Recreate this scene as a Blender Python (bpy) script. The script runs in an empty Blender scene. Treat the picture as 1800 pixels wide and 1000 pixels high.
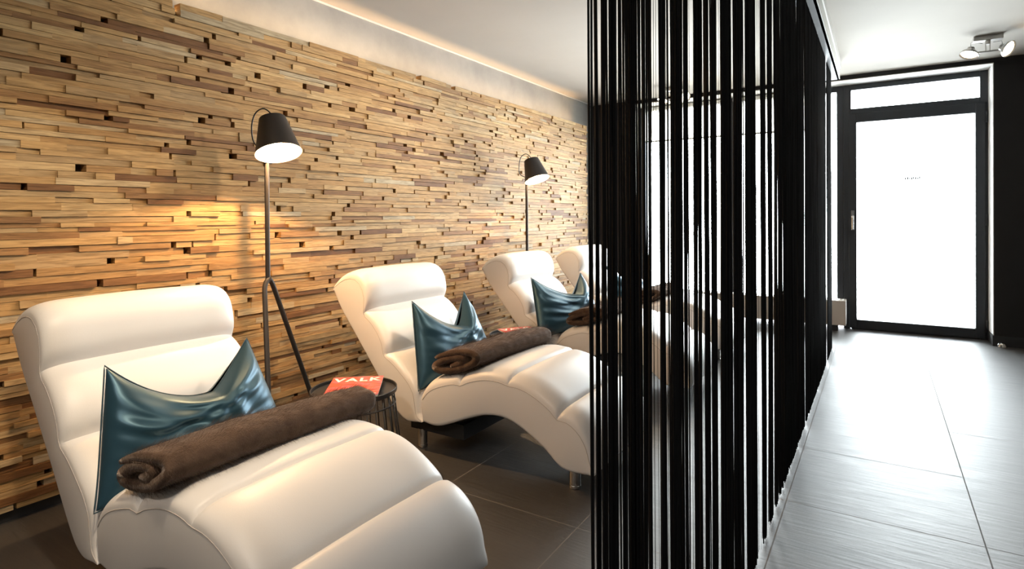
import bpy, bmesh, math, random
from mathutils import Vector, Matrix, noise
random.seed(7)
PI = math.pi
SC = bpy.context.scene
COL = SC.collection

# ------------------------------------------------------------------ helpers
def link(o, parent=None):
    COL.objects.link(o)
    if parent is not None:
        o.parent = parent
        o.matrix_parent_inverse = parent.matrix_world.inverted()
    return o

def mesh_obj(name, verts, faces, mat=None, parent=None, smooth=False, edges=()):
    me = bpy.data.meshes.new(name)
    me.from_pydata([tuple(v) for v in verts], list(edges), [tuple(f) for f in faces])
    me.update()
    if mat: me.materials.append(mat)
    if smooth:
        me.polygons.foreach_set('use_smooth', [True] * len(me.polygons))
    return link(bpy.data.objects.new(name, me), parent)

class MB:
    """collects shapes into one mesh"""
    def __init__(s): s.v = []; s.f = []
    def add(s, vs, fs):
        n = len(s.v); s.v += [tuple(v) for v in vs]; s.f += [tuple(i + n for i in f) for f in fs]
    def box(s, x0, x1, y0, y1, z0, z1):
        s.add([(x0,y0,z0),(x1,y0,z0),(x1,y1,z0),(x0,y1,z0),(x0,y0,z1),(x1,y0,z1),(x1,y1,z1),(x0,y1,z1)],
              [(0,3,2,1),(4,5,6,7),(0,1,5,4),(1,2,6,5),(2,3,7,6),(3,0,4,7)])
    def tube(s, pts, r, n=10, closed=False, cap=True):
        pts = [Vector(p) for p in pts]; m = len(pts)
        rs = r if isinstance(r, (list, tuple)) else [r] * m
        up = None; rings = []
        for i, p in enumerate(pts):
            a = pts[(i - 1) % m] if (closed or i > 0) else p
            b = pts[(i + 1) % m] if (closed or i < m - 1) else p
            t = (b - a).normalized()
            if up is None:
                up = Vector((0,0,1)) if abs(t.z) < .9 else Vector((1,0,0))
            u = (up - t * up.dot(t)).normalized(); w = t.cross(u); up = u
            rings.append([p + (u * math.cos(2*PI*k/n) + w * math.sin(2*PI*k/n)) * rs[i] for k in range(n)])
        vs = [q for ring in rings for q in ring]; fs = []
        for i in range(m if closed else m - 1):
            j = (i + 1) % m
            for k in range(n):
                l = (k + 1) % n
                fs.append((i*n+k, i*n+l, j*n+l, j*n+k))
        if cap and not closed:
            fs.append(tuple(range(n-1, -1, -1))); fs.append(tuple((m-1)*n + k for k in range(n)))
        s.add(vs, fs)
    def lathe(s, prof, c, n=32, axis=None, cap=False):
        """prof = [(r, h)], turned about axis through c"""
        ax = Vector(axis or (0,0,1)).normalized()
        u = (Vector((1,0,0)) if abs(ax.x) < .9 else Vector((0,1,0))); u = (u - ax*u.dot(ax)).normalized(); w = ax.cross(u)
        c = Vector(c); vs = []; fs = []
        for r, h in prof:
            for k in range(n):
                a = 2*PI*k/n
                vs.append(c + ax*h + (u*math.cos(a) + w*math.sin(a))*r)
        for i in range(len(prof)-1):
            for k in range(n):
                l = (k+1) % n
                fs.append((i*n+k, i*n+l, (i+1)*n+l, (i+1)*n+k))
        if cap:
            fs.append(tuple(range(n-1,-1,-1))); fs.append(tuple((len(prof)-1)*n+k for k in range(n)))
        s.add(vs, fs)
    def build(s, name, mat, parent=None, smooth=False, bevel=0):
        o = mesh_obj(name, s.v, s.f, mat, parent, smooth)
        if bevel:
            m = o.modifiers.new('bevel', 'BEVEL'); m.width = bevel; m.segments = 2; m.limit_method = 'ANGLE'
        return o

def autosmooth(o, deg=40):
    me = o.data
    me.polygons.foreach_set('use_smooth', [True]*len(me.polygons))
    bm = bmesh.new(); bm.from_mesh(me)
    for e in bm.edges:
        if len(e.link_faces) == 2 and e.calc_face_angle(0) > math.radians(deg): e.smooth = False
    bm.to_mesh(me); bm.free()
    return o

def empty(name, loc, label, cat, group=None):
    o = bpy.data.objects.new(name, None); COL.objects.link(o); o.location = loc
    o.empty_display_size = .05
    o['label'] = label; o['category'] = cat
    if group: o['group'] = group
    bpy.context.view_layer.update()
    return o
def tag(o, label, cat, group=None):
    o['label'] = label; o['category'] = cat
    if group: o['group'] = group
    return o
def struct(o, label=None):
    o['kind'] = 'structure'
    if label: o['label'] = label
    return o

def copy_tree(o, parent=None):
    c = o.copy(); COL.objects.link(c); c.parent = parent
    for ch in list(o.children): copy_tree(ch, c)
    return c

def cr(points, n=8, ends=True):
    """Catmull-Rom through 2D or 3D points"""
    P = [Vector(p) for p in points]
    P = [P[0]*2 - P[1]] + P + [P[-1]*2 - P[-2]]
    out = []
    for i in range(1, len(P)-2):
        for k in range(n):
            t = k/n; a, b, c, d = P[i-1], P[i], P[i+1], P[i+2]
            out.append(.5*((2*b) + (c-a)*t + (2*a-5*b+4*c-d)*t*t + (3*b-a-3*c+d)*t*t*t))
    out.append(P[-2].copy())
    return out
def resample(P, n):
    L = [0]
    for a, b in zip(P, P[1:]): L.append(L[-1] + (b-a).length)
    out = []; j = 0
    for k in range(n):
        s = L[-1]*k/(n-1)
        while j < len(P)-2 and L[j+1] < s: j += 1
        d = L[j+1]-L[j]; t = 0 if d < 1e-9 else (s-L[j])/d
        out.append(P[j].lerp(P[j+1], min(max(t,0),1)))
    return out

# ------------------------------------------------------------------ materials
def new_mat(name):
    m = bpy.data.materials.new(name); m.use_nodes = True
    nt = m.node_tree; return m, nt, nt.nodes['Principled BSDF'], nt.nodes, nt.links
def simple(name, col, rough=.5, metal=0, spec=.5, bump=0, bscale=200, sheen=0):
    m, nt, b, N, L = new_mat(name)
    b.inputs['Base Color'].default_value = (*col, 1); b.inputs['Roughness'].default_value = rough
    b.inputs['Metallic'].default_value = metal; b.inputs['Specular IOR Level'].default_value = spec
    if sheen:
        b.inputs['Sheen Weight'].default_value = sheen
    if bump:
        tc = N.new('ShaderNodeTexCoord'); nz = N.new('ShaderNodeTexNoise'); nz.inputs['Scale'].default_value = bscale
        nz.inputs['Detail'].default_value = 4
        bp = N.new('ShaderNodeBump'); bp.inputs['Strength'].default_value = bump; bp.inputs['Distance'].default_value = .002
        L.new(tc.outputs['Object'], nz.inputs['Vector']); L.new(nz.outputs['Fac'], bp.inputs['Height']); L.new(bp.outputs['Normal'], b.inputs['Normal'])
    return m
def emit(name, col, s):
    m, nt, b, N, L = new_mat(name)
    b.inputs['Base Color'].default_value = (0,0,0,1)
    b.inputs['Emission Color'].default_value = (*col, 1); b.inputs['Emission Strength'].default_value = s
    return m
def math_node(N, L, op, a, b=None, c=None):
    n = N.new('ShaderNodeMath'); n.operation = op
    for i, x in enumerate((a, b, c)):
        if x is None: continue
        if isinstance(x, (int, float)): n.inputs[i].default_value = x
        else: L.new(x, n.inputs[i])
    return n.outputs[0]

M = {}
M['leather'] = simple('white_leather', (.80,.765,.735), .42, 0, .5, .08, 350)
M['piping'] = simple('piping_leather', (.55,.50,.46), .5)
M['black_metal'] = simple('black_metal', (.018,.018,.02), .42, .0, .5)
M['lamp_metal'] = simple('dark_lamp_metal', (.035,.032,.032), .5, .3, .4)
M['shade_in'] = simple('white_enamel', (.85,.82,.78), .5)
M['chrome'] = simple('chrome', (.62,.6,.58), .18, 1)
M['black_fabric'] = simple('black_base_fabric', (.012,.012,.013), .8)
M['string'] = simple('black_string', (.006,.006,.007), .75, 0, .25)
M['frame'] = simple('anthracite_frame', (.02,.024,.03), .45, 0, .5)
M['white_paint'] = simple('white_paint', (.80,.79,.77), .7, 0, .3)
M['beige_panel'] = simple('beige_panel', (.42,.375,.335), .5)
M['dark_wall'] = simple('charcoal_plaster', (.022,.021,.022), .75, 0, .3, .25, 25)
M['grey_base'] = simple('dark_skirting', (.018,.018,.02), .5)
M['paper'] = simple('paper_edge', (.75,.73,.68), .7)
M['title_ink'] = simple('title_ink', (.9,.86,.78), .5)
M['bulb'] = emit('warm_bulb', (1,.78,.5), 60)
M['spot_bulb'] = emit('spot_bulb', (1,.80,.55), 30)
M['led'] = emit('warm_led', (1,.60,.26), 6)

# ceiling
def plaster(name, c0, c1, scale, rough=.8, bump=.1):
    m, nt, b, N, L = new_mat(name)
    g = N.new('ShaderNodeNewGeometry')
    n1 = N.new('ShaderNodeTexNoise'); n1.inputs['Scale'].default_value = scale; n1.inputs['Detail'].default_value = 8; n1.inputs['Roughness'].default_value = .62
    r = N.new('ShaderNodeValToRGB'); r.color_ramp.elements[0].position = .32; r.color_ramp.elements[1].position = .68
    r.color_ramp.elements[0].color = (*c0,1); r.color_ramp.elements[1].color = (*c1,1)
    L.new(g.outputs['Position'], n1.inputs['Vector']); L.new(n1.outputs['Fac'], r.inputs['Fac']); L.new(r.outputs['Color'], b.inputs['Base Color'])
    bp = N.new('ShaderNodeBump'); bp.inputs['Strength'].default_value = bump; bp.inputs['Distance'].default_value = .004
    L.new(n1.outputs['Fac'], bp.inputs['Height']); L.new(bp.outputs['Normal'], b.inputs['Normal'])
    b.inputs['Roughness'].default_value = rough; b.inputs['Specular IOR Level'].default_value = .3
    return m
M['ceiling'] = plaster('white_ceiling', (.53,.485,.43), (.56,.515,.46), 1.5, .8, .03)
M['concrete'] = plaster('grey_concrete_plaster', (.30,.31,.315), (.40,.41,.41), 3.0, .6, .15)
M['back_wall'] = plaster('light_plaster', (.55,.53,.5), (.6,.58,.55), 2, .8, .05)

# floor tiles
def floor_mat():
    m, nt, b, N, L = new_mat('dark_floor_tiles')
    g = N.new('ShaderNodeNewGeometry'); sep = N.new('ShaderNodeSeparateXYZ'); L.new(g.outputs['Position'], sep.inputs[0])
    X, Y = sep.outputs['X'], sep.outputs['Y']
    def line(v, origin, pitch, half):
        a = math_node(N, L, 'SUBTRACT', v, origin); a = math_node(N, L, 'DIVIDE', a, pitch)
        a = math_node(N, L, 'FRACT', math_node(N, L, 'ADD', a, 100.5)); a = math_node(N, L, 'SUBTRACT', a, .5)
        a = math_node(N, L, 'ABSOLUTE', a); a = math_node(N, L, 'MULTIPLY', a, pitch)
        return math_node(N, L, 'LESS_THAN', a, half)
    gx = line(X, .297, .6, .0022); gy = line(Y, 1.837, .6, .0022); gy2 = line(Y, 2.437, 1.2, .0022)
    right = math_node(N, L, 'GREATER_THAN', X, .297)
    a = math_node(N, L, 'MULTIPLY', gy2, right); bb = math_node(N, L, 'MULTIPLY', gy, math_node(N, L, 'SUBTRACT', 1.0, right))
    grout = math_node(N, L, 'MAXIMUM', math_node(N, L, 'MAXIMUM', a, bb), gx)
    # brushed slate relief, streaks running along X
    mp = N.new('ShaderNodeMapping'); mp.inputs['Scale'].default_value = (2.2, 26, 1); L.new(g.outputs['Position'], mp.inputs['Vector'])
    n1 = N.new('ShaderNodeTexNoise'); n1.inputs['Scale'].default_value = 2.2; n1.inputs['Detail'].default_value = 7; n1.inputs['Roughness'].default_value = .65
    n1.inputs['Distortion'].default_value = .6
    L.new(mp.outputs[0], n1.inputs['Vector'])
    n2 = N.new('ShaderNodeTexNoise'); n2.inputs['Scale'].default_value = 2.4; n2.inputs['Detail'].default_value = 5; L.new(g.outputs['Position'], n2.inputs['Vector'])
    ramp = N.new('ShaderNodeValToRGB'); L.new(n2.outputs['Fac'], ramp.inputs['Fac'])
    ramp.color_ramp.elements[0].position = .3; ramp.color_ramp.elements[0].color = (.020,.018,.017,1)
    ramp.color_ramp.elements[1].position = .7; ramp.color_ramp.elements[1].color = (.034,.031,.029,1)
    mix = N.new('ShaderNodeMix'); mix.data_type = 'RGBA'; L.new(grout, mix.inputs[0]); L.new(ramp.outputs['Color'], mix.inputs[6]); mix.inputs[7].default_value = (.12,.11,.10,1)
    L.new(mix.outputs[2], b.inputs['Base Color'])
    rr = math_node(N, L, 'MULTIPLY_ADD', n1.outputs['Fac'], .22, .42)
    rr = math_node(N, L, 'MULTIPLY_ADD', grout, .35, rr)
    L.new(rr, b.inputs['Roughness'])
    h = math_node(N, L, 'SUBTRACT', n1.outputs['Fac'], math_node(N, L, 'MULTIPLY', grout, 1.2))
    bp = N.new('ShaderNodeBump'); bp.inputs['Strength'].default_value = .30; bp.inputs['Distance'].default_value = .004
    L.new(h, bp.inputs['Height']); L.new(bp.outputs['Normal'], b.inputs['Normal'])
    b.inputs['Specular IOR Level'].default_value = .8; b.inputs['IOR'].default_value = 1.68
    return m
M['floor'] = floor_mat()

# reclaimed teak cladding: each block has its own tint value
def wood_mat():
    m, nt, b, N, L = new_mat('reclaimed_teak')
    at = N.new('ShaderNodeAttribute'); at.attribute_name = 'tint'
    g = N.new('ShaderNodeNewGeometry')
    off = N.new('ShaderNodeVectorMath'); off.operation = 'SCALE'; off.inputs[0].default_value = (13,7,31); L.new(at.outputs['Fac'], off.inputs['Scale'])
    ad = N.new('ShaderNodeVectorMath'); ad.operation = 'ADD'; L.new(g.outputs['Position'], ad.inputs[0]); L.new(off.outputs[0], ad.inputs[1])
    mp = N.new('ShaderNodeMapping'); mp.inputs['Scale'].default_value = (6, 5, 60); L.new(ad.outputs[0], mp.inputs['Vector'])
    n1 = N.new('ShaderNodeTexNoise'); n1.inputs['Scale'].default_value = 2; n1.inputs['Detail'].default_value = 7; n1.inputs['Distortion'].default_value = .8; L.new(mp.outputs[0], n1.inputs['Vector'])
    ramp = N.new('ShaderNodeValToRGB'); e = ramp.color_ramp.elements
    cols = [(0,(.19,.090,.034)),(.16,(.32,.175,.070)),(.34,(.42,.255,.105)),(.52,(.50,.32,.14)),(.68,(.39,.265,.135)),(.84,(.56,.38,.18)),(1,(.45,.37,.25))]
    e[0].position, e[0].color = cols[0][0], (*cols[0][1],1); e[1].position, e[1].color = 1, (*cols[-1][1],1)
    for p, c in cols[1:-1]:
        k = e.new(p); k.color = (*c,1)
    L.new(at.outputs['Fac'], ramp.inputs['Fac'])
    r2 = N.new('ShaderNodeValToRGB'); L.new(n1.outputs['Fac'], r2.inputs['Fac'])
    r2.color_ramp.elements[0].position = .30; r2.color_ramp.elements[0].color = (.62,.57,.51,1)
    r2.color_ramp.elements[1].position = .62; r2.color_ramp.elements[1].color = (1.08,1.05,1.0,1)
    mx = N.new('ShaderNodeMix'); mx.data_type = 'RGBA'; mx.blend_type = 'MULTIPLY'; mx.inputs[0].default_value = 1
    L.new(ramp.outputs['Color'], mx.inputs[6]); L.new(r2.outputs['Color'], mx.inputs[7])
    L.new(mx.outputs[2], b.inputs['Base Color'])
    bp = N.new('ShaderNodeBump'); bp.inputs['Strength'].default_value = .5; bp.inputs['Distance'].default_value = .004
    L.new(n1.outputs['Fac'], bp.inputs['Height']); L.new(bp.outputs['Normal'], b.inputs['Normal'])
    b.inputs['Roughness'].default_value = .62; b.inputs['Specular IOR Level'].default_value = .3
    return m
M['wood'] = wood_mat()

def satin_mat():
    m, nt, b, N, L = new_mat('petrol_satin')
    b.inputs['Base Color'].default_value = (.022,.066,.100,1); b.inputs['Metallic'].default_value = .5
    b.inputs['Roughness'].default_value = .40; b.inputs['Anisotropic'].default_value = .45
    b.inputs['Sheen Weight'].default_value = .15; b.inputs['Sheen Tint'].default_value = (.5,.7,.8,1)
    return m
M['satin'] = satin_mat()
M['satin_seam'] = simple('satin_seam', (.02,.05,.07), .6)

def fur_mat():
    m, nt, b, N, L = new_mat('brown_faux_fur')
    tc = N.new('ShaderNodeTexCoord')
    n1 = N.new('ShaderNodeTexNoise'); n1.inputs['Scale'].default_value = 22; n1.inputs['Detail'].default_value = 6; n1.inputs['Distortion'].default_value = .5; L.new(tc.outputs['Object'], n1.inputs['Vector'])
    mp = N.new('ShaderNodeMapping'); mp.inputs['Scale'].default_value = (140, 420, 160); L.new(tc.outputs['Object'], mp.inputs['Vector'])
    n2 = N.new('ShaderNodeTexNoise'); n2.inputs['Scale'].default_value = 1; n2.inputs['Detail'].default_value = 3; L.new(mp.outputs[0], n2.inputs['Vector'])
    ramp = N.new('ShaderNodeValToRGB'); L.new(n1.outputs['Fac'], ramp.inputs['Fac'])
    ramp.color_ramp.elements[0].position = .3; ramp.color_ramp.elements[0].color = (.050,.028,.018,1)
    ramp.color_ramp.elements[1].position = .72; ramp.color_ramp.elements[1].color = (.105,.067,.046,1)
    L.new(ramp.outputs['Color'], b.inputs['Base Color']); b.inputs['Roughness'].default_value = .85
    b.inputs['Sheen Weight'].default_value = .55; b.inputs['Sheen Roughness'].default_value = .35; b.inputs['Sheen Tint'].default_value = (.62,.52,.45,1)
    b.inputs['Specular IOR Level'].default_value = .2
    h = math_node(N, L, 'MULTIPLY_ADD', n2.outputs['Fac'], .55, n1.outputs['Fac'])
    bp = N.new('ShaderNodeBump'); bp.inputs['Strength'].default_value = .55; bp.inputs['Distance'].default_value = .006
    L.new(h, bp.inputs['Height']); L.new(bp.outputs['Normal'], b.inputs['Normal'])
    return m
M['fur'] = fur_mat()

def glass_mat():
    m, nt, b, N, L = new_mat('window_glass')
    out = N['Material Output']; tr = N.new('ShaderNodeBsdfTransparent'); gl = N.new('ShaderNodeBsdfGlossy'); gl.inputs['Roughness'].default_value = .02
    tr.inputs['Color'].default_value = (.96,.98,.97,1)
    fr = N.new('ShaderNodeFresnel'); fr.inputs['IOR'].default_value = 1.45
    mx = N.new('ShaderNodeMixShader'); L.new(fr.outputs[0], mx.inputs[0]); L.new(tr.outputs[0], mx.inputs[1]); L.new(gl.outputs[0], mx.inputs[2]); L.new(mx.outputs[0], out.inputs['Surface'])
    return m
M['glass'] = glass_mat()
def blind_mat(name, col, t):
    m, nt, b, N, L = new_mat(name)
    out = N['Material Output']; tr = N.new('ShaderNodeBsdfTranslucent'); tr.inputs['Color'].default_value = (*col,1)
    tp = N.new('ShaderNodeBsdfTransparent')
    mx = N.new('ShaderNodeMixShader'); mx.inputs[0].default_value = t; L.new(tr.outputs[0], mx.inputs[1]); L.new(tp.outputs[0], mx.inputs[2]); L.new(mx.outputs[0], out.inputs['Surface'])
    return m
M['blind'] = blind_mat('cream_blind_fabric', (.80,.76,.68), .25)
M['decal'] = blind_mat('pale_decal', (.03,.03,.03), .0)

def cover_mat():
    m, nt, b, N, L = new_mat('magazine_cover')
    tc = N.new('ShaderNodeTexCoord'); mp = N.new('ShaderNodeMapping'); mp.inputs['Scale'].default_value = (42, 9, 1); L.new(tc.outputs['Object'], mp.inputs['Vector'])
    n1 = N.new('ShaderNodeTexNoise'); n1.inputs['Scale'].default_value = 1.6; n1.inputs['Detail'].default_value = 4; L.new(mp.outputs[0], n1.inputs['Vector'])
    r = N.new('ShaderNodeValToRGB'); e = r.color_ramp.elements; L.new(n1.outputs['Fac'], r.inputs['Fac'])
    e[0].position = .25; e[0].color = (.16,.02,.02,1); e[1].position = .8; e[1].color = (.85,.30,.10,1)
    for p, c in ((.4,(.55,.06,.04)),(.5,(.75,.12,.05)),(.58,(.70,.13,.20)),(.68,(.80,.22,.22))):
        k = e.new(p); k.color = (*c,1)
    L.new(r.outputs['Color'], b.inputs['Base Color']); b.inputs['Roughness'].default_value = .3
    return m
M['cover'] = cover_mat()

# ------------------------------------------------------------------ room
XP, XW = -2.82, -2.665           # plaster face, timber face
YF, YG = 6.22, 6.47              # far wall face, window frame face
ZC = 2.40
XR, YB = 2.7, -2.7               # right and back walls (outside the picture)
OX0, OX1, OZ = -2.36, .812, 2.362   # glazed opening in the far wall

b = MB(); b.box(XP-.2, XR+.2, YB-.2, YF+.6, -.12, 0); struct(b.build('floor', M['floor']), 'dark slate-look floor tiles with thin grout lines')
b = MB(); b.box(XP-.2, XR+.2, YB-.2, YF+.45, ZC, ZC+.15); struct(b.build('ceiling', M['ceiling']), 'white painted ceiling')
b = MB(); b.box(XP-.2, XP, YB-.2, YF+.45, 0, ZC); struct(b.build('wall_left', M['concrete']), 'grey concrete plaster wall behind the timber cladding')
b = MB(); b.box(XR, XR+.2, YB-.2, YF+.45, 0, ZC); struct(b.build('wall_right', M['back_wall']))
b = MB()
b.box(XP, XR, YB-.2, YB, 0, ZC)
struct(b.build('wall_back', M['back_wall']))
# far wall: charcoal face with a white-painted reveal
b = MB(); b.box(XP, OX0, YF, YF+.45, 0, ZC); b.box(OX1, XR, YF, YF+.45, 0, ZC); b.box(OX0, OX1, YF, YF+.45, OZ, ZC)
struct(b.build('wall_front', M['dark_wall']), 'charcoal painted end wall around the glazed door')
b = MB(); b.box(OX0, OX1, YF+.003, YG+.02, OZ-.006, OZ); b.box(OX1-.006, OX1, YF+.003, YG+.02, .09, OZ-.006); b.box(OX0, OX0+.006, YF+.003, YG+.02, .09, OZ-.006)
struct(b.build('trim_1', M['white_paint']), 'white reveal lining the glazed opening')
b = MB(); b.box(OX1-.012, XR, YF-.014, YF, 0, .085); b.box(OX1-.012, OX1, YF, YG, 0, .085)
struct(b.build('baseboard_front', M['grey_base']), 'black skirting at the foot of the charcoal wall')
b = MB(); b.box(XP, OX0, YF-.014, YF, 0, .085)
struct(b.build('baseboard_end', M['grey_base']))

# door (with transom) and windows
DX0, DX1 = -.290, OX1-.006
def frame_rect(b, x0, x1, z0, z1, w, y0, y1, wb=None, wt=None):
    wb = w if wb is None else wb; wt = w if wt is None else wt
    b.box(x0, x0+w, y0, y1, z0, z1); b.box(x1-w, x1, y0, y1, z0, z1)
    b.box(x0+w, x1-w, y0, y1, z0, z0+wb); b.box(x0+w, x1-w, y0, y1, z1-wt, z1)
b = MB(); b.box(DX0, DX0+.055, YG, YG+.09, 0, OZ-.006); b.box(DX0+.055, DX0+.066, YG, YG+.09, 2.065, OZ-.006); b.box(DX1-.055, DX1, YG, YG+.09, 0, OZ-.006)
b.box(DX0+.065, DX1-.055, YG, YG+.09, OZ-.058, OZ-.006); b.box(DX0+.065, DX1-.055, YG, YG+.09, 2.065, 2.125); b.box(DX0+.065, DX1-.055, YG, YG+.09, 0, .02)
door = struct(b.build('door_1', M['frame'], bevel=.004), 'dark framed glass door with a transom pane')
b = MB(); b.box(DX0+.046, DX0+.111, YG-.012, YG+.06, .012, 2.075); b.box(DX1-.088, DX1-.018, YG-.012, YG+.06, .012, 2.075); b.box(DX0+.111, DX1-.088, YG-.012, YG+.06, .012, .094); b.box(DX0+.111, DX1-.088, YG-.012, YG+.06, 1.988, 2.075)
b.build('door_leaf', M['frame'], door, bevel=.004)
b = MB(); b.box(DX0+.106, DX1-.084, YG+.02, YG+.032, .09, 1.99); b.build('door_pane', M['glass'], door)
b = MB(); b.box(DX0+.06, DX1-.05, YG+.03, YG+.042, 2.12, OZ-.05); b.build('transom_pane', M['glass'], door)
b = MB()
b.box(DX0+.066, DX0+.092, YG-.022, YG-.012, .955, 1.145); b.tube([(DX0+.079, YG-.02, 1.085),(DX0+.079, YG-.062, 1.085),(DX0+.079,YG-.064,1.075),(DX0+.079, YG-.064, .965)], .010, 10)
b.build('door_handle', M['chrome'], door, smooth=False, bevel=.002)
b = MB()
for i, wd in enumerate((.010,.012,.008,.013,.010,.012,.011,.009)):
    x = .205 + i*.0155; b.box(x, x+wd, YG+.017, YG+.019, 1.425, 1.425+.020+.006*((i*5) % 3)/2)
b.build('door_decal', M['decal'], door)
b = MB()
for z in (.12, 1.05, 1.95): b.tube([(DX1-.012, YG-.02, z-.05),(DX1-.012, YG-.02, z+.05)], .010, 10)
b.build('door_hinge', M['frame'], door, smooth=True)

def window(name, x0, x1, label):
    b = MB(); frame_rect(b, x0, x1, .03, OZ-.006, .055, YG, YG+.09)
    w = struct(b.build(name, M['frame'], bevel=.004), label)
    b = MB(); b.box(x0+.05, x1-.05, YG+.03, YG+.042, .08, OZ-.055); b.build('window_pane', M['glass'], w)
    return w
window('window_1', OX0+.006, -1.335, 'full height window beside the timber wall end')
window('window_2', -1.335, DX0, 'full height window next to the glass door')
# roller blinds, partly lowered
for i, (x0, x1, lab) in enumerate(((-2.30,-1.365,'cream roller blind lowered a little at the window nearer the timber wall'),(-1.300,-.52,'cream roller blind lowered a little at the window nearer the door'))):
    bl = empty('roller_blind', ((x0+x1)/2, YG-.03, OZ-.04), lab, 'blind', 'roller blinds at the end windows')
    b = MB(); b.tube([(x0, YG-.03, OZ-.036),(x1, YG-.03, OZ-.036)], .024, 14); b.build('roller', M['white_paint'], bl, smooth=False)
    b = MB(); b.box(x0+.01, x1-.01, YG-.0112, YG-.010, 1.965, OZ-.03); b.build('blind_fabric', M['blind'], bl)
    b = MB(); b.box(x0+.01, x1-.01, YG-.016, YG-.004, 1.95, 1.968); b.build('bottom_bar', M['white_paint'], bl)

# low convector / sill box under the windows
cv = empty('convector_heater', (-1.3, 6.34, 0), 'low beige convector box running under the end windows', 'heater')
b = MB(); b.box(OX0+.04, -.262, 6.25, 6.42, .058, .292); b.build('casing', M['beige_panel'], cv, bevel=.004)
b = MB()
for k in range(60):
    x = OX0+.09 + k*.0335
    b.box(x, x+.012, 6.275, 6.395, .2921, .2945)
b.build('grille', M['white_paint'], cv)
for x in (-2.2, -1.3, -.36):
    b = MB(); b.box(x-.03, x+.03, 6.29, 6.39, 0, .058); b.build('foot', M['black_metal'], cv)

# door stop on the floor
b = MB(); b.lathe([(.0,.042),(.012,.041),(.024,.034),(.031,.02),(.033,.006),(.033,0)], (.856, 6.165, 0), 24)
tag(b.build('door_stop', M['chrome'], smooth=True), 'small domed metal door stop on the floor by the black skirting', 'door stop')

# ------------------------------------------------------------------ timber cladding
def cladding():
    vs, fs, tint = [], [], []
    rnd = random.Random(11)
    y0, y1, z0, z1 = -2.4, 5.715, .045, 2.083
    def block(ya, yb, za, zb, xf, t):
        xb = XW - .055
        n = len(vs); j = lambda: rnd.uniform(-.0012, .0012)
        vs.extend([(xb,ya,za),(xb,yb,za),(xb,yb,zb),(xb,ya,zb),(xf+j(),ya,za+j()),(xf+j(),yb,za+j()),(xf+j(),yb,zb+j()),(xf+j(),ya,zb+j())])
        for f in ((4,5,6,7),(0,1,5,4),(1,2,6,5),(2,3,7,6),(3,0,4,7)):
            fs.append(tuple(i+n for i in f)); tint.append(t)
    z = z0; row = 0
    joints = [-9]
    base = {}
    while z < z1 - .008:
        h = rnd.choice((.018,.021,.024,.024,.027,.030))
        if z + h > z1 - .012: h = z1 - z
        y = y0 - rnd.uniform(0, .3)
        while y < y1:
            ln = rnd.choice((.07,.11,.15,.19,.24,.30,.36,.44)) * rnd.uniform(.8, 1.2)
            ye = min(y + ln, y1)
            # stepped panels: depth drifts slowly over the wall, with a random jog per block
            d = noise.noise(Vector((y*1.1, z*2.4, 3.1)))*.006 + rnd.choice((-.009,-.005,-.002,0,.0,.002,.005,.009))
            t = min(max(.5 + noise.noise(Vector((y*1.3, z*1.8, 9)))*.35 + rnd.gauss(-.02, .25), 0), 1)
            if ye > y0: block(max(y, y0), ye, z, z + h - .0012, XW + d, t)
            y = ye
            if rnd.random() < .17: y += rnd.choice((.010,.016,.024,.034))
        z += h; row += 1
    o = mesh_obj('wall_left_cladding', vs, fs, M['wood'])
    a = o.data.attributes.new('tint', 'FLOAT', 'FACE'); a.data.foreach_set('value', tint)
    return struct(o, 'reclaimed timber cladding of staggered strips on the left wall')
clad = cladding()
b = MB(); b.box(XW-.060, XW-.045, -2.4, 5.71, .04, 2.05)
b.build('backing_board', simple('backing_board', (.035,.022,.014), .9), clad)
b = MB(); b.box(XW-.058, XW-.052, -2.4, 5.71, 2.05, 2.062); led = b.build('led_strip', M['led'], clad)
cornice = MB(); cornice.box(XP, XP+.010, -2.4, YF, ZC-.008, ZC)
struct(cornice.build('trim_2', M['white_paint']), 'slim white bead along the top of the concrete wall')
b = MB(); b.box(XW-.06, XW-.03, -2.4, 5.71, 0, .045); struct(b.build('baseboard_left', M['grey_base']), 'dark plinth under the timber cladding')

# ------------------------------------------------------------------ relax loungers
W = .632
def upholstery(T, B, rt=.052, rb=.016, crown=.004):
    """loft rounded sections between a top line T and a bottom line B (x,z), across the width"""
    n = len(T); NA = 7; MT = 18
    vs = []; ring = None
    for i in range(n):
        t, bo = T[i], B[i]; a = t - bo; Ls = max(a.length, .004); a = a/Ls if a.length > 1e-6 else Vector((0,1))
        r = min(rt, Ls*.48); q = min(rb, Ls*.3); rw = .125
        ed = [rw*f for f in (0,.006,.02,.045,.08,.13,.19,.27,.37,.50,.65,.82,1)]
        top = lambda y: Ls - r*(1 - max(0, 1-((rw-y)/rw)**2.7)**(1/2.7)) if y < rw else Ls
        pts = [(y, top(y)) for y in ed]
        for k in range(1, 10):
            y = rw + (W-2*rw)*k/10; pts.append((y, Ls + crown*math.sin(PI*k/10)))
        pts += [(W-y, top(y)) for y in ed[::-1]]
        for k in range(4):
            an = PI/2*k/3; pts.append((W - q + q*math.cos(an), q - q*math.sin(an)))
        for k in range(4):
            an = PI/2*(1-k/3); pts.append((q - q*math.cos(an), q - q*math.sin(an)))
        m = len(pts); ring = m
        for y, s in pts:
            p = bo + a*s
            vs.append((p.x, y, p.y))
    fs = []
    for i in range(n-1):
        for k in range(ring):
            l = (k+1) % ring
            fs.append((i*ring+k, (i+1)*ring+k, (i+1)*ring+l, i*ring+l))
    fs.append(tuple(range(ring))); fs.append(tuple((n-1)*ring + k for k in range(ring-1,-1,-1)))
    return vs, fs
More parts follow.
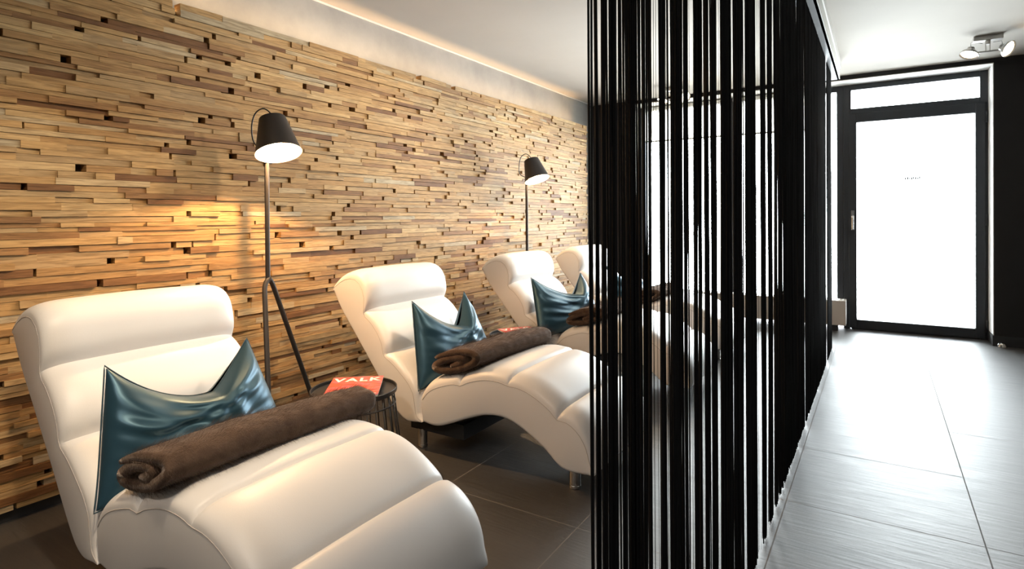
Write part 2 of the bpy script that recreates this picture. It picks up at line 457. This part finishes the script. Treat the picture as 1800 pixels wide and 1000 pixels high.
def profile(segs, per):
    out = []
    for s in segs:
        P = resample(cr(s, 10), per)
        out += P if not out else P[1:]
    return out
def fix_normals(o):
    bm = bmesh.new(); bm.from_mesh(o.data); bmesh.ops.recalc_face_normals(bm, faces=bm.faces); bm.to_mesh(o.data); bm.free()
V2 = lambda L: [Vector(p) for p in L]
LX = -1.65                       # lounger origin in X
def make_lounger(label):
    root = empty('relax_lounger', (0,0,0), label, 'lounger', 'white relax loungers along the timber wall')
    # backrest: rounded head bolster, two channels below it
    T = profile([[(-2.400,.735),(-2.392,.765),(-2.362,.803),(-2.305,.832),(-2.240,.842),(-2.190,.828),(-2.155,.792),(-2.138,.745),(-2.132,.695),(-2.150,.650)],
                 [(-2.150,.650),(-2.108,.628),(-2.065,.590),(-2.030,.545),(-2.006,.495),(-2.006,.450)],
                 [(-2.006,.450),(-1.965,.438),(-1.922,.410),(-1.880,.376),(-1.838,.340),(-1.806,.295)],
                 [(-1.806,.295),(-1.800,.24),(-1.797,.19),(-1.795,.152)]], 22)
    B = resample(cr([(-2.400,.728),(-2.342,.629),(-2.222,.485),(-2.107,.348),(-2.022,.240),(-1.955,.165),(-1.905,.138),(-1.86,.137),(-1.80,.147)], 12), len(T))
    B = [B[i] for i in range(len(B))]
    vs, fs = upholstery(T, B)
    bk = mesh_obj('backrest', vs, fs, M['leather'], root); fix_normals(bk); autosmooth(bk, 50)
    # seat and leg rest: four channels over an arch
    T2 = profile([[(-1.803,.295),(-1.788,.322),(-1.756,.352),(-1.706,.376),(-1.640,.397),(-1.600,.407),(-1.582,.403),(-1.575,.394)],
                  [(-1.575,.394),(-1.566,.406),(-1.548,.417),(-1.470,.441),(-1.405,.450),(-1.345,.447),(-1.322,.442),(-1.314,.429)],
                  [(-1.314,.429),(-1.303,.437),(-1.280,.439),(-1.230,.430),(-1.180,.411),(-1.125,.381),(-1.090,.357),(-1.076,.343),(-1.073,.327)],
                  [(-1.073,.327),(-1.060,.336),(-1.040,.336),(-1.000,.320),(-.960,.285),(-.930,.235),(-.915,.175),(-.914,.125),(-.925,.103)]], 26)
    B2 = resample(cr([(-1.790,.148),(-1.735,.143),(-1.688,.150),(-1.620,.176),(-1.543,.208),(-1.447,.241),(-1.365,.250),(-1.300,.238),(-1.225,.204),(-1.150,.158),(-1.09,.108),(-1.055,.094),(-1.0,.092),(-.93,.098)], 12), len(T2))
    vs, fs = upholstery(T2, B2)
    st = mesh_obj('seat', vs, fs, M['leather'], root); fix_normals(st); autosmooth(st, 50)
    # piping along both side panels
    for (par, TT, BB) in ((bk, T, B), (st, T2, B2)):
        for side in (0, 1):
            p = MB(); line = []
            for i in range(1, len(TT)-1, 2):
                a = TT[i]-BB[i]; L_ = a.length
                if L_ < .02: continue
                q = TT[i] - a/L_*min(.050, L_*.46); line.append(q)
            sm = [line[0]] + [(line[j-1]+line[j]*2+line[j+1])/4 for j in range(1, len(line)-1)] + [line[-1]]
            y = .0005 if side == 0 else W-.0005
            p.tube([(q.x, y, q.y) for q in sm], .0017, 5)
            p.build('piping', M['piping'], par, smooth=True)
    # black base and underside lining
    p = MB(); p.box(-1.92, -1.60, .06, W-.06, .085, .152); 
    us = [(x, z) for x, z in ((-1.62,.165),(-1.543,.196),(-1.447,.229),(-1.365,.238),(-1.300,.226),(-1.225,.192),(-1.150,.146),(-1.09,.098),(-1.04,.086),(-.96,.088))]
    n0 = []
    for x, z in us:
        n0 += [(x, .05, z), (x, W-.05, z), (x, W-.05, z+.02), (x, .05, z+.02)]
    ff = [(0,1,2,3)]
    for i in range(len(us)-1):
        for k in range(4):
            l = (k+1) % 4; ff.append((i*4+k, i*4+l, (i+1)*4+l, (i+1)*4+k))
    ff.append(tuple((len(us)-1)*4+k for k in (3,2,1,0)))
    p.add(n0, ff)
    p.build('base_frame', M['black_fabric'], root)
    for x, zt in ((-1.86,.09),(-1.045,.094)):
        for y in (.075, W-.075):
            p = MB(); p.lathe([(.0,0),(.021,0),(.024,.003),(.024,.012),(.023,.014),(.023,zt)], (x, y, 0), 20)
            p.build('leg', M['chrome'], root, smooth=False); autosmooth(root.children[-1], 40)
    return root
lou = make_lounger('white leather lounger')
LY = (.722, 2.035, 3.37, 4.49)
labs = ('white leather lounger nearest the viewer, leg rest cut off by the bottom edge',
        'white leather lounger beside the wire side table, whole side and arched leg rest in view',
        'white leather lounger third along the wall, standing in front of the slimmer far lamp',
        'white leather lounger farthest along the wall, mostly behind the string curtain')
lous = []
for i, y in enumerate(LY):
    o = lou if i == 0 else copy_tree(lou)
    o.location = ((-.025, 0, 0, 0)[i], y, 0); o['label'] = labs[i]; lous.append(o)

# ------------------------------------------------------------------ cushions
def make_cushion(name, label, seed, wb, wt, h, dip, u0, thick=.088, lean=.42, ex=2.0):
    """square satin cushion, chopped on top so two corners stand up; local x = thickness, y = width, z = up"""
    N = 44; vs = []; fs = []
    def P(u, v, s):
        t_ = min(abs((u-u0)/((1-u0) if u > u0 else (1+u0))), 1); g = 1 - (t_**1.1 if u > u0 else t_**ex)
        vv = (v+1)/2
        w = (wb + (wt-wb)*vv)/2
        y = u*w*(1 - .055*(1-v*v)) + .012*math.sin(vv*PI)*u
        z = vv*h*(1 - .0) - dip*g*vv**1.35
        z += .028*(1-vv)*(1-u*u)*0
        z -= .020*(1-u*u)*(vv-.0)*.5
        z += .012*(u*u)*(1-vv)*-1
        e = max(1-abs(u)**3.4, 0)**.55 * max(1-abs(v)**3.0, 0)**.55
        x = s*thick*e*(1 if s > 0 else .55)
        # the front sheet rolls over in front of the notch
        if s > 0:
            k = math.exp(-((u-u0-.04)/.42)**2) * vv**3
            x += .060*k*(1 - max(0, v)**8*.7); z += .024*k*(1-abs(v)**6)
        # folds running from the notch to the corners
        d = Vector((u-u0, v-.75, 0)); an = math.atan2(d.y, d.x); rr = d.length
        fold = math.sin(an*9 + seed + 2.2*noise.noise(Vector((u*1.6, v*1.6, seed))))*math.exp(-((rr-.75)/.55)**2)
        wr = noise.noise(Vector((u*2.2+seed, v*5.5, seed*1.7)))
        x += s*e*(.0075*fold + .010*wr)
        # lean back at the top
        return Vector((x - lean*z*(1 if True else 0), y, z))
    for s in (1, -1):
        off = len(vs)
        for j in range(N+1):
            for i in range(N+1):
                vs.append(P(-1+2*i/N, -1+2*j/N, s))
        for j in range(N):
            for i in range(N):
                q = (off+j*(N+1)+i, off+j*(N+1)+i+1, off+(j+1)*(N+1)+i+1, off+(j+1)*(N+1)+i)
                fs.append(q if s > 0 else q[::-1])
    o = mesh_obj(name, vs, fs, M['satin'], None, True)
    bm = bmesh.new(); bm.from_mesh(o.data); bmesh.ops.remove_doubles(bm, verts=bm.verts, dist=.0004); bmesh.ops.recalc_face_normals(bm, faces=bm.faces); bm.to_mesh(o.data); bm.free()
    o.data.polygons.foreach_set('use_smooth', [True]*len(o.data.polygons))
    sub = o.modifiers.new('sub', 'SUBSURF'); sub.levels = 1; sub.render_levels = 1
    line = [P(-1+2*k/30, -1, 1) for k in range(30)] + [P(1, -1+2*k/30, 1) for k in range(30)] + [P(1-2*k/30, 1, 1) for k in range(30)] + [P(-1, 1-2*k/30, 1) for k in range(30)]
    s = MB(); s.tube(line, .0022, 6, closed=True); s.build('seam', M['satin_seam'], o, smooth=True)
    return tag(o, label, 'cushion', 'petrol satin cushions on the loungers')
cush = [
    (make_cushion('cushion', 'large teal satin cushion with two pointed corners on the nearest lounger', 1.3, .63, .46, .36, .135, .26, lean=.36, ex=2.2), (-1.828, 1.03, .305), .0),
    (make_cushion('cushion', 'teal satin cushion behind the grey-brown blanket roll on the lounger beside the wire table', 4.1, .63, .42, .385, .150, .36, lean=.33, ex=1.5), (-1.818, 2.345, .305), .0),
    (make_cushion('cushion', 'dark blue satin cushion on the third lounger, left of the curtain edge', 7.7, .66, .50, .37, .13, .45, lean=.42, ex=1.6), (-1.785, 3.585, .318), -.28),
    (make_cushion('cushion', 'dark blue satin cushion on the farthest lounger, seen between curtain strings', 9.2, .58, .44, .37, .13, .2, lean=.40, ex=1.7), (-1.79, 4.79, .315), -.15)]
for o, loc, rz in cush:
    o.location = loc; o.rotation_euler = (0, 0, rz)

# ------------------------------------------------------------------ rolled blankets
def make_blanket(label, seed, length):
    """fleece folded into a flat roll, length along y, base at z=0"""
    th = .026; turns = 1.62; n = 96
    cl = []
    for k in range(n+1):
        a = -PI*.55 + turns*2*PI*k/n
        s = k/n
        rx, rz = .030 + .078*s, .010 + .034*s
        cl.append(Vector((math.cos(a)*rx, math.sin(a)*rz)))
    outer, inner = [], []
    for k in range(n+1):
        t = (cl[min(k+1,n)] - cl[max(k-1,0)]).normalized(); nn = Vector((t.y, -t.x))
        ta = th/2*min(1, .35 + .65*math.sqrt(min(k, n-k)/6))
        outer.append(cl[k] + nn*ta); inner.append(cl[k] - nn*ta)
    prof = outer + inner[::-1]; m = len(prof)
    NY = 60; vs = []; fs = []
    zmin = min(p.y for p in prof)
    for j in range(NY+1):
        f = j/NY; y = (f-.5)*length
        sc = 1 - .10*(abs(2*f-1))**4
        for i, p in enumerate(prof):
            q = Vector((p.x*sc*(1.75 - .80*f**.7) - .035*(1-f)**1.5, y, (p.y-zmin)*sc*(1.05+.08*(1-f))))
            # telescoping ends and soft lumps
            q.y += (.018*noise.noise(Vector((p.x*9, p.y*9, seed + (0 if f < .5 else 5))))) * (2*abs(f-.5))**6
            d = noise.noise_vector(Vector((p.x*5+seed, y*5, p.y*5)))*.007 + noise.noise_vector(Vector((p.x*24+seed, y*24, p.y*24)))*.0022
            q += d; q.x += .010*math.sin(f*2.6+seed)
            q.z = max(q.z, .0)
            vs.append(q)
    for j in range(NY):
        for i in range(m):
            l = (i+1) % m
            fs.append((j*m+i, j*m+l, (j+1)*m+l, (j+1)*m+i))
    for i in range(n):                               # end caps follow the fold
        fs.append((i, m-1-i, m-2-i, i+1)); o_ = NY*m; fs.append((o_+i, o_+i+1, o_+m-2-i, o_+m-1-i))
    o = mesh_obj('rolled_blanket', vs, fs, M['fur'], None, True)
    fix_normals(o)
    pm = o.modifiers.new('fur', 'PARTICLE_SYSTEM'); ps = pm.particle_system.settings
    ps.type = 'HAIR'; ps.count = 26000; ps.hair_length = .010; ps.hair_step = 3; ps.use_advanced_hair = True
    ps.normal_factor = .0035; ps.object_align_factor = (.0035, .0025, -.002); ps.factor_random = .0035; ps.brownian_factor = .001
    ps.root_radius = .9; ps.tip_radius = .25; ps.radius_scale = .00035; ps.emit_from = 'FACE'; ps.use_even_distribution = True
    return tag(o, label, 'blanket', 'rolled brown blankets on the loungers')
for i, (lab, x, y, z, rz, tilt, ln) in enumerate((
        ('long dark brown fur blanket roll on the nearest lounger, in front of its cushion', -1.530, 1.065, .420, -.02, .0, .70),
        ('grey-brown blanket roll on the lounger beside the wire table', -1.565, 2.37, .412, -.02, .0, .66),
        ('dark brown blanket roll on the third lounger, ending at the curtain edge', -1.565, 3.69, .412, -.02, 0, .64),
        ('dark brown blanket roll on the farthest lounger, behind the curtain strings', -1.565, 4.81, .412, 0, 0, .62))):
    o = make_blanket(lab, 2.0 + 3.1*i, ln); o.location = (x, y, z); o.rotation_euler = (0, -.27, rz)

# ------------------------------------------------------------------ floor lamps
def arc_pts(a, b, c, n=8):
    a, b, c = Vector(a), Vector(b), Vector(c)
    return [a*(1-t)**2 + b*2*t*(1-t) + c*t*t for t in [k/n for k in range(n+1)]]
def make_lamp(label):
    root = empty('floor_lamp', (0,0,0), label, 'lamp', 'tall floor lamps by the timber wall')
    ZF, ZJ = .805, 1.415
    p = MB(); p.tube([(0,0,ZF-.005),(0,0,ZJ)], .011, 14); autosmooth(p.build('pole', M['lamp_metal'], root), 40)
    # hairpin fork: one tube bent over into two legs
    fa, fb = Vector((.235,-.155,0)), Vector((-.045,.345,0))
    ta, tb = Vector((.018,-.03,ZF-.045)), Vector((-.006,.04,ZF-.045))
    top = Vector((.004,.004,ZF+.012))
    half_a = [fa] + [fa.lerp(ta, t) for t in (.3,.6,.85)] + arc_pts(ta, ta + (ta-fa).normalized()*.045, top, 6)
    half_b = [fb] + [fb.lerp(tb, t) for t in (.3,.6,.85)] + arc_pts(tb, tb + (tb-fb).normalized()*.045, top, 6)
    for h in (half_a, half_b):
        p = MB(); p.tube(h, .0115, 12); lg = p.build('leg', M['lamp_metal'], root); autosmooth(lg, 60)
    p = MB(); p.tube([(0,0,ZJ-.03),(0,0,ZJ+.02)], .015, 14); p.tube([(0,0,ZJ-.045),(.0,.026,ZJ-.045)], .007, 10)
    autosmooth(p.build('joint', M['lamp_metal'], root), 40)
    # tilted conical shade
    ax = Vector((-.36,.08,.93)).normalized()         # from opening towards top
    c0 = Vector((.108,-.012,1.405))                   # centre of the opening
    H, r0, r1 = .178, .102, .060
    p = MB(); p.lathe([(r0+.0015,-.001),(r0,0),(r1,H),(r1-.01,H+.004),(.012,H+.005)], c0, 48, ax); sh = p.build('lamp_shade', M['lamp_metal'], root); autosmooth(sh, 50)
    p = MB(); p.lathe([(r0+.0012,-.001),(r0-.004,.002),(r1-.004,H-.006),(.004,H-.005)], c0, 48, ax); li = p.build('shade_lining', M['shade_in'], sh); autosmooth(li, 50)
    p = MB(); bc = c0 + ax*.075
    p.lathe([(.001,-.034),(.014,-.031),(.025,-.02),(.030,-.003),(.027,.014),(.017,.032),(.013,.045),(.012,.08)], bc, 20, ax); p.build('bulb', M['bulb'], sh, smooth=True)
    # wire hoop from the crown of the shade back to the pole
    tp = c0 + ax*(H+.004)
    lf = Vector((-.84,-.54,0))
    hoop = cr([tp, tp + lf*.012 + Vector((0,0,.028)), tp + lf*.045 + Vector((0,0,.046)), tp + lf*.082 + Vector((0,0,.020)), tp + lf*.098 + Vector((0,0,-.045)), tp + lf*.082 + Vector((-.02,.01,-.115)), Vector((-.004,-.004,ZJ+.012))], 8)
    p = MB(); p.tube(hoop, .0032, 8); p.build('hoop', M['black_metal'], root, smooth=True)
    return root, bc, ax
lampA, bc, ax = make_lamp('tall dark floor lamp with a forked base behind the wire side table, shade lit')
lampA.location = (-2.45, 1.69, 0)
lampB = copy_tree(lampA); lampB.location = (-2.45, 4.085, 0)
lampB['label'] = 'smaller-looking dark floor lamp farther along, rising behind the third lounger'
def add_light(name, kind, loc, energy, col, size=.03, **kw):
    l = bpy.data.lights.new(name, kind); l.energy = energy; l.color = col
    if kind in ('POINT','SPOT'): l.shadow_soft_size = size
    for k, v in kw.items(): setattr(l, k, v)
    o = bpy.data.objects.new(name, l); COL.objects.link(o); o.location = loc
    return o
def aim(o, target):
    o.rotation_euler = (Vector(target) - o.location).to_track_quat('-Z', 'Y').to_euler()
WARM = (1, .58, .25)
for lo, e in ((lampA, 46), (lampB, 16)):
    add_light('lamp_light', 'POINT', lo.location + bc - ax*.036, e, WARM, .012)

# ------------------------------------------------------------------ wire side tables with magazines
def make_table(label):
    root = empty('side_table', (0,0,0), label, 'table', 'black wire side tables between the loungers')
    R, Z = .178, .372
    p = MB(); p.lathe([(.0,Z-.012),(R-.004,Z-.012),(R+.001,Z-.008),(R+.002,Z+.008),(R,Z+.010),(R-.003,Z+.008),(R-.005,Z-.004),(R-.015,Z-.007),(0,Z-.007)], (0,0,0), 56)
    autosmooth(p.build('tray_top', M['black_metal'], root), 35)
    n = 28; Rt, Rb = R-.012, R+.03
    for k in range(n):
        a = 2*PI*k/n; p = MB(); p.tube([(Rt*math.cos(a), Rt*math.sin(a), Z-.012),(Rb*math.cos(a), Rb*math.sin(a), .006)], .0028, 6)
        p.build('wire', M['black_metal'], root, smooth=True)
    for z in (.006, Z-.055):
        r = Rt + (Rb-Rt)*(1 - z/Z); p = MB(); p.tube([(r*math.cos(2*PI*k/48), r*math.sin(2*PI*k/48), z) for k in range(48)], .0035, 6, closed=True)
        p.build('wire_ring', M['black_metal'], root, smooth=True)
    return root
tabA = make_table('black round wire side table between the two nearest loungers'); tabA.location = (-1.885, 1.705, 0)
tabB = copy_tree(tabA); tabB.location = (-1.885, 3.03, 0); tabB['label'] = 'black round side table behind the second lounger, mostly hidden by its blanket'
def make_magazine(label):
    o_ = empty('magazine', (0,0,0), label, 'magazine', 'magazines on the side tables')
    w, d, h = .275, .215, .010           # local x = height of the page, y = width
    p = MB(); p.box(-w/2, w/2, -d/2, d/2, .0005, h-.001); p.build('pages', M['paper'], o_, bevel=.001)
    p = MB(); p.box(-w/2-.001, w/2+.001, -d/2-.001, d/2+.001, h-.001, h); p.build('cover', M['cover'], o_)
    cu = bpy.data.curves.new('title_text', 'FONT'); cu.body = 'VALK'; cu.size = .072; cu.align_x = 'CENTER'; cu.space_character = 1.2; cu.offset = .0022
    t = bpy.data.objects.new('title_text', cu); COL.objects.link(t); bpy.context.view_layer.update()
    me = bpy.data.meshes.new_from_object(t); bpy.data.objects.remove(t)
    me.materials.clear(); me.materials.append(M['title_ink'])
    me.transform(Matrix.Rotation(PI/2, 4, 'Z')); me.transform(Matrix.Translation((-w/2+.072, 0, h+.0004)))
    t = bpy.data.objects.new('title', me); link(t, o_)
    p = MB()
    x = -d/2 + .10
    while x < d/2-.02:
        l_ = random.uniform(.008,.022); p.box(w/2-.022, w/2-.016, x, x+l_, h, h+.0003); x += l_+.006
    p.build('caption', M['title_ink'], o_)
    p = MB(); p.box(w/2-.045, w/2-.008, -d/2+.004, -d/2+.04, h, h+.0003); p.build('cover_box', M['black_metal'], o_)
    return o_
magA = make_magazine('red and orange magazine lying on the near wire side table'); magA.location = (-1.875, 1.70, .3825); magA.rotation_euler = (0,0,-.87)
magB = copy_tree(magA); magB.location = (-1.87, 3.05, .3825); magB.rotation_euler = (0,0,-.6); magB['label'] = 'red magazine on the farther side table, just showing above the blanket roll'

# ------------------------------------------------------------------ string curtain
XC = -.329
CAM = Vector((0,0,1.1)); F_, CY, YAW, ROLL, PITCH = 1014.52, 389.37, .566, -.007, -.0071
c, s = math.cos(YAW), math.sin(YAW); R = Vector((c,s,0)); F = Vector((-s,c,0)); U = Vector((0,0,1))
c, s = math.cos(PITCH), math.sin(PITCH); F, U = F*c+U*s, U*c-F*s
c, s = math.cos(ROLL), math.sin(ROLL); R, U = R*c+U*s, U*c-R*s
# gathered bundles of strings along the rail: (start, end) distances in metres from the near end, density
BUNDLES = [
    (0.7180,0.7220,1),(0.7320,0.7400,1),(0.7540,0.7650,0.45),(0.7660,0.7730,1),(0.7830,0.7890,0.7),(0.7890,0.8100,1),(0.8220,0.8260,1),(0.8340,0.8380,1),
    (0.8460,0.8510,1),(0.8590,0.8920,1),(0.8980,0.9030,1),(0.9060,0.9130,0.7),(0.9210,0.9360,1),(0.9450,0.9530,1),(0.9560,0.9630,0.8),(1.0060,1.0370,1),
    (1.0650,1.0780,0.55),(1.0780,1.0940,1),(1.1070,1.1490,1),(1.1670,1.1870,1),(1.2410,1.2590,1),(1.2710,1.2950,1),(1.3220,1.3370,0.5),(1.3370,1.3580,1),
    (1.3730,1.3820,0.6),(1.3920,1.4320,1),(1.4820,1.5200,1),(1.5200,1.5390,0.7),(1.5390,1.6000,1),(1.6350,1.7030,1),(1.7270,1.7510,1),(1.8020,1.9500,1),
    (2.0650,2.1340,1),(2.2060,2.2830,1),(2.3520,2.4090,1),(2.4530,2.4840,1),(2.5150,2.5480,1),(2.5800,2.7020,1),(2.7020,2.7380,0.6),(2.7380,3.0230,1),
    (3.0690,3.3420,1),(3.4110,3.5120,1),(3.5120,3.5560,0.6),(3.5560,4.0930,1),(4.1330,4.8070,1),(4.9450,5.4090,1),
]
cur = empty('string_curtain', (XC, .71, 0), 'black string curtain hanging from a ceiling rail down the middle of the room', 'curtain')
p = MB(); p.box(XC-.055, XC+.050, .3, 5.62, ZC-.150, ZC-.145); p.box(XC-.055, XC-.050, .3, 5.62, ZC-.145, ZC); p.box(XC+.030, XC+.035, .3, 5.62, ZC-.145, ZC)
p.build('rail_channel', M['black_metal'], cur)
p = MB(); p.box(XC+.0355, XC+.055, .3, 5.62, ZC-.150, ZC); p.box(XC+.055, XC+.063, .3, 5.62, ZC-.060, ZC); p.build('rail_fascia', simple('pale_fascia', (.85,.83,.78), .6), cur)
def strings():
    rnd = random.Random(5); vs = []; fs = []
    # fine single threads in the gaps between the bundles
    fine = []
    for (p0, p1) in zip(BUNDLES, BUNDLES[1:]):
        y = p0[1] + .006
        if p1[0] - p0[1] < .016: continue
        while y < p1[0] - .006 and y < 2.5:
            fine.append((y, y+.0008, 0)); y += rnd.choice((.008, .010, .013)) * (1 + .9*max(0, y-.9))
    for (a, b_, dens) in list(BUNDLES) + fine:
        thin = dens == 0; dens = dens or 1
        d = .0008 if thin else .0030; L_ = b_-a; pitch = .0017/dens
        n = max(1, round((L_-d)/pitch)+1)
        for i in range(n):
            y = a + d/2 + ((L_-d)*i/(n-1) if n > 1 else (L_-d)/2)
            x = XC + rnd.uniform(-.0015, .0015); r = d/2*rnd.uniform(.85, 1.15)
            zb = rnd.choice((.004,.006,.01,.014,.02,.028)); ph = rnd.uniform(0, 6.3); am = min(.0009, .08*L_)*rnd.uniform(.2, 1)
            zs = [ZC-.146, 1.9, 1.5, 1.1, .7, .35, zb]
            o = len(vs); k = 5
            for z in zs:
                yy = y + am*math.sin(ph + z*2.7); xx = x + .002*math.sin(ph*1.7 + z*2)
                for q in range(k):
                    an = 2*PI*q/k; vs.append((xx + r*math.cos(an), yy + r*math.sin(an), z))
            for j in range(len(zs)-1):
                for q in range(k):
                    w = (q+1) % k; fs.append((o+j*k+q, o+j*k+w, o+(j+1)*k+w, o+(j+1)*k+q))
            fs.append(tuple(o+(len(zs)-1)*k+q for q in range(k)))
    o = mesh_obj('strings', vs, fs, M['string'], cur, True); o['kind'] = 'stuff'
    return o
strings()

M['spot_metal'] = simple('brushed_silver', (.55,.53,.51), .32, .9)
# ------------------------------------------------------------------ ceiling spotlights
def make_spot(label):
    root = empty('ceiling_spotlight', (0,0,0), label, 'spotlight', 'twin ceiling spotlights')
    p = MB(); p.box(-.085,.085,-.03,.03,-.034,0); p.build('ceiling_plate', M['spot_metal'], root, bevel=.003)
    p = MB(); p.tube([(0,0,-.034),(0,0,-.062)], .016, 14); p.tube([(-.012,0,-.06),(-.012,0,-.112)], .003, 8); p.tube([(.012,0,-.06),(.012,0,-.112)], .003, 8)
    p.tube([(-.06,0,-.112),(.06,0,-.112)], .006, 10); autosmooth(p.build('stem', M['spot_metal'], root), 40)
    dirs = []
    for sx, d in ((-1, Vector((-.25,-.30,-.90))), (1, Vector((.60,-.42,-.42)))):
        d = d.normalized(); cc = Vector((sx*.105, -.005, -.108))
        p = MB(); p.lathe([(.022,-.040),(.024,-.022),(.040,-.012),(.055,.004),(.060,.016),(.058,.020),(.054,.018),(.050,.012),(.030,-.002),(.010,-.008)], cc, 32, d)
        p.lathe([(.0,-.042),(.022,-.040)], cc, 32, d)
        hd = p.build('lamp_head', M['spot_metal'], root); autosmooth(hd, 40)
        p = MB(); p.lathe([(.0,.004),(.030,.006),(.048,.013)], cc, 28, d); p.build('lens', M['spot_bulb'], hd, smooth=True)
        p = MB(); p.tube([cc + d*-.03 + Vector((0,.0,.02)), cc + d*-.035 + Vector((0,0,.045)), Vector((sx*.03,0,-.05))], .0015, 6); p.build('cable', M['black_metal'], hd, smooth=True)
        dirs.append((cc + d*.03, d))
    return root, dirs
M['spot_metal'] = simple('brushed_silver', (.55,.53,.51), .32, .9)
sp1, dirs = make_spot('silver twin spotlight on the ceiling near the glass door'); sp1.location = (.675, 5.43, ZC)
sp2 = copy_tree(sp1); sp2.location = (-1.74, 5.80, ZC); sp2['label'] = 'silver twin spotlight on the ceiling glimpsed behind the curtain strings'
SPOT = (1, .74, .46)
for so, e in ((sp1, 10), (sp2, 10)):
    for cc, d in dirs:
        l = add_light('spot_light', 'SPOT', so.location + cc, e, SPOT, .04, spot_size=1.9, spot_blend=.6); aim(l, so.location + cc + d)

l = add_light('ceiling_fill_spot', 'SPOT', (-.75, -.35, ZC-.03), 55, (1,.88,.76), .08, spot_size=1.25, spot_blend=.8); aim(l, (-1.35, .95, .4))  # fill spot added to brighten the nearest lounger, no fixture there
# unseen ceiling spots, inferred from the warm wall, aimed to brighten loungers and wall
for x, y, tx, ty, tz, e, cl in ((-.95, .45, -2.15, .85, .72, 95, (1,.80,.56)), (-.95, 2.75, -2.4, 2.3, 1.2, 90, (1,.84,.64)), (-.95, 4.6, -2.4, 4.1, 1.2, 80, (1,.90,.76))):
    l = add_light('ceiling_fill_spot', 'SPOT', (x, y, ZC-.03), e, cl, .06, spot_size=1.2 if y < 1 else 1.55, spot_blend=.7); aim(l, (tx, ty, tz))

l = bpy.data.lights.new('led_strip_light', 'AREA'); l.shape = 'RECTANGLE'; l.size = .012; l.size_y = 8.0; l.energy = 6; l.color = (1,.62,.30); l.spread = math.radians(80)
lo_ = bpy.data.objects.new('led_strip_light', l); COL.objects.link(lo_); lo_.location = (XW-.075, 1.65, 2.068); lo_.rotation_euler = (PI, math.radians(-20), 0)

# ------------------------------------------------------------------ daylight
w = bpy.data.worlds.new('overcast'); SC.world = w; w.use_nodes = True
bg = w.node_tree.nodes['Background']; bg.inputs['Color'].default_value = (.90,.95,1,1); bg.inputs['Strength'].default_value = 22.0
def portal(x0, x1, y, z0, z1, into):
    l = bpy.data.lights.new('daylight_portal', 'AREA'); l.shape = 'RECTANGLE'; l.size = x1-x0; l.size_y = z1-z0; l.cycles.is_portal = True
    o = bpy.data.objects.new('daylight_portal', l); COL.objects.link(o); o.location = ((x0+x1)/2, y, (z0+z1)/2)
    o.rotation_euler = (Vector((0,into,0))).to_track_quat('-Z','Z').to_euler()
portal(OX0, OX1, YG+.12, 0, OZ, -1)

# ------------------------------------------------------------------ camera
cam = bpy.data.cameras.new('camera'); co = bpy.data.objects.new('camera', cam); COL.objects.link(co)
cam.sensor_width = 36; cam.sensor_fit = 'HORIZONTAL'; cam.lens = F_/1800*36; cam.shift_y = (CY-500)/1800; cam.clip_start = .02
m3 = Matrix((R, U, -F)).transposed(); co.matrix_world = Matrix.Translation(CAM) @ m3.to_4x4()
SC.camera = co
vs = SC.view_settings; vs.view_transform = 'Standard'; vs.look = 'None'; vs.exposure = .45; vs.gamma = 1; vs.use_curve_mapping = False
SC.cycles.use_denoising = True
SC.cycles.max_bounces = 8; SC.cycles.diffuse_bounces = 4; SC.cycles.transparent_max_bounces = 12
SC.cycles.sample_clamp_indirect = 6
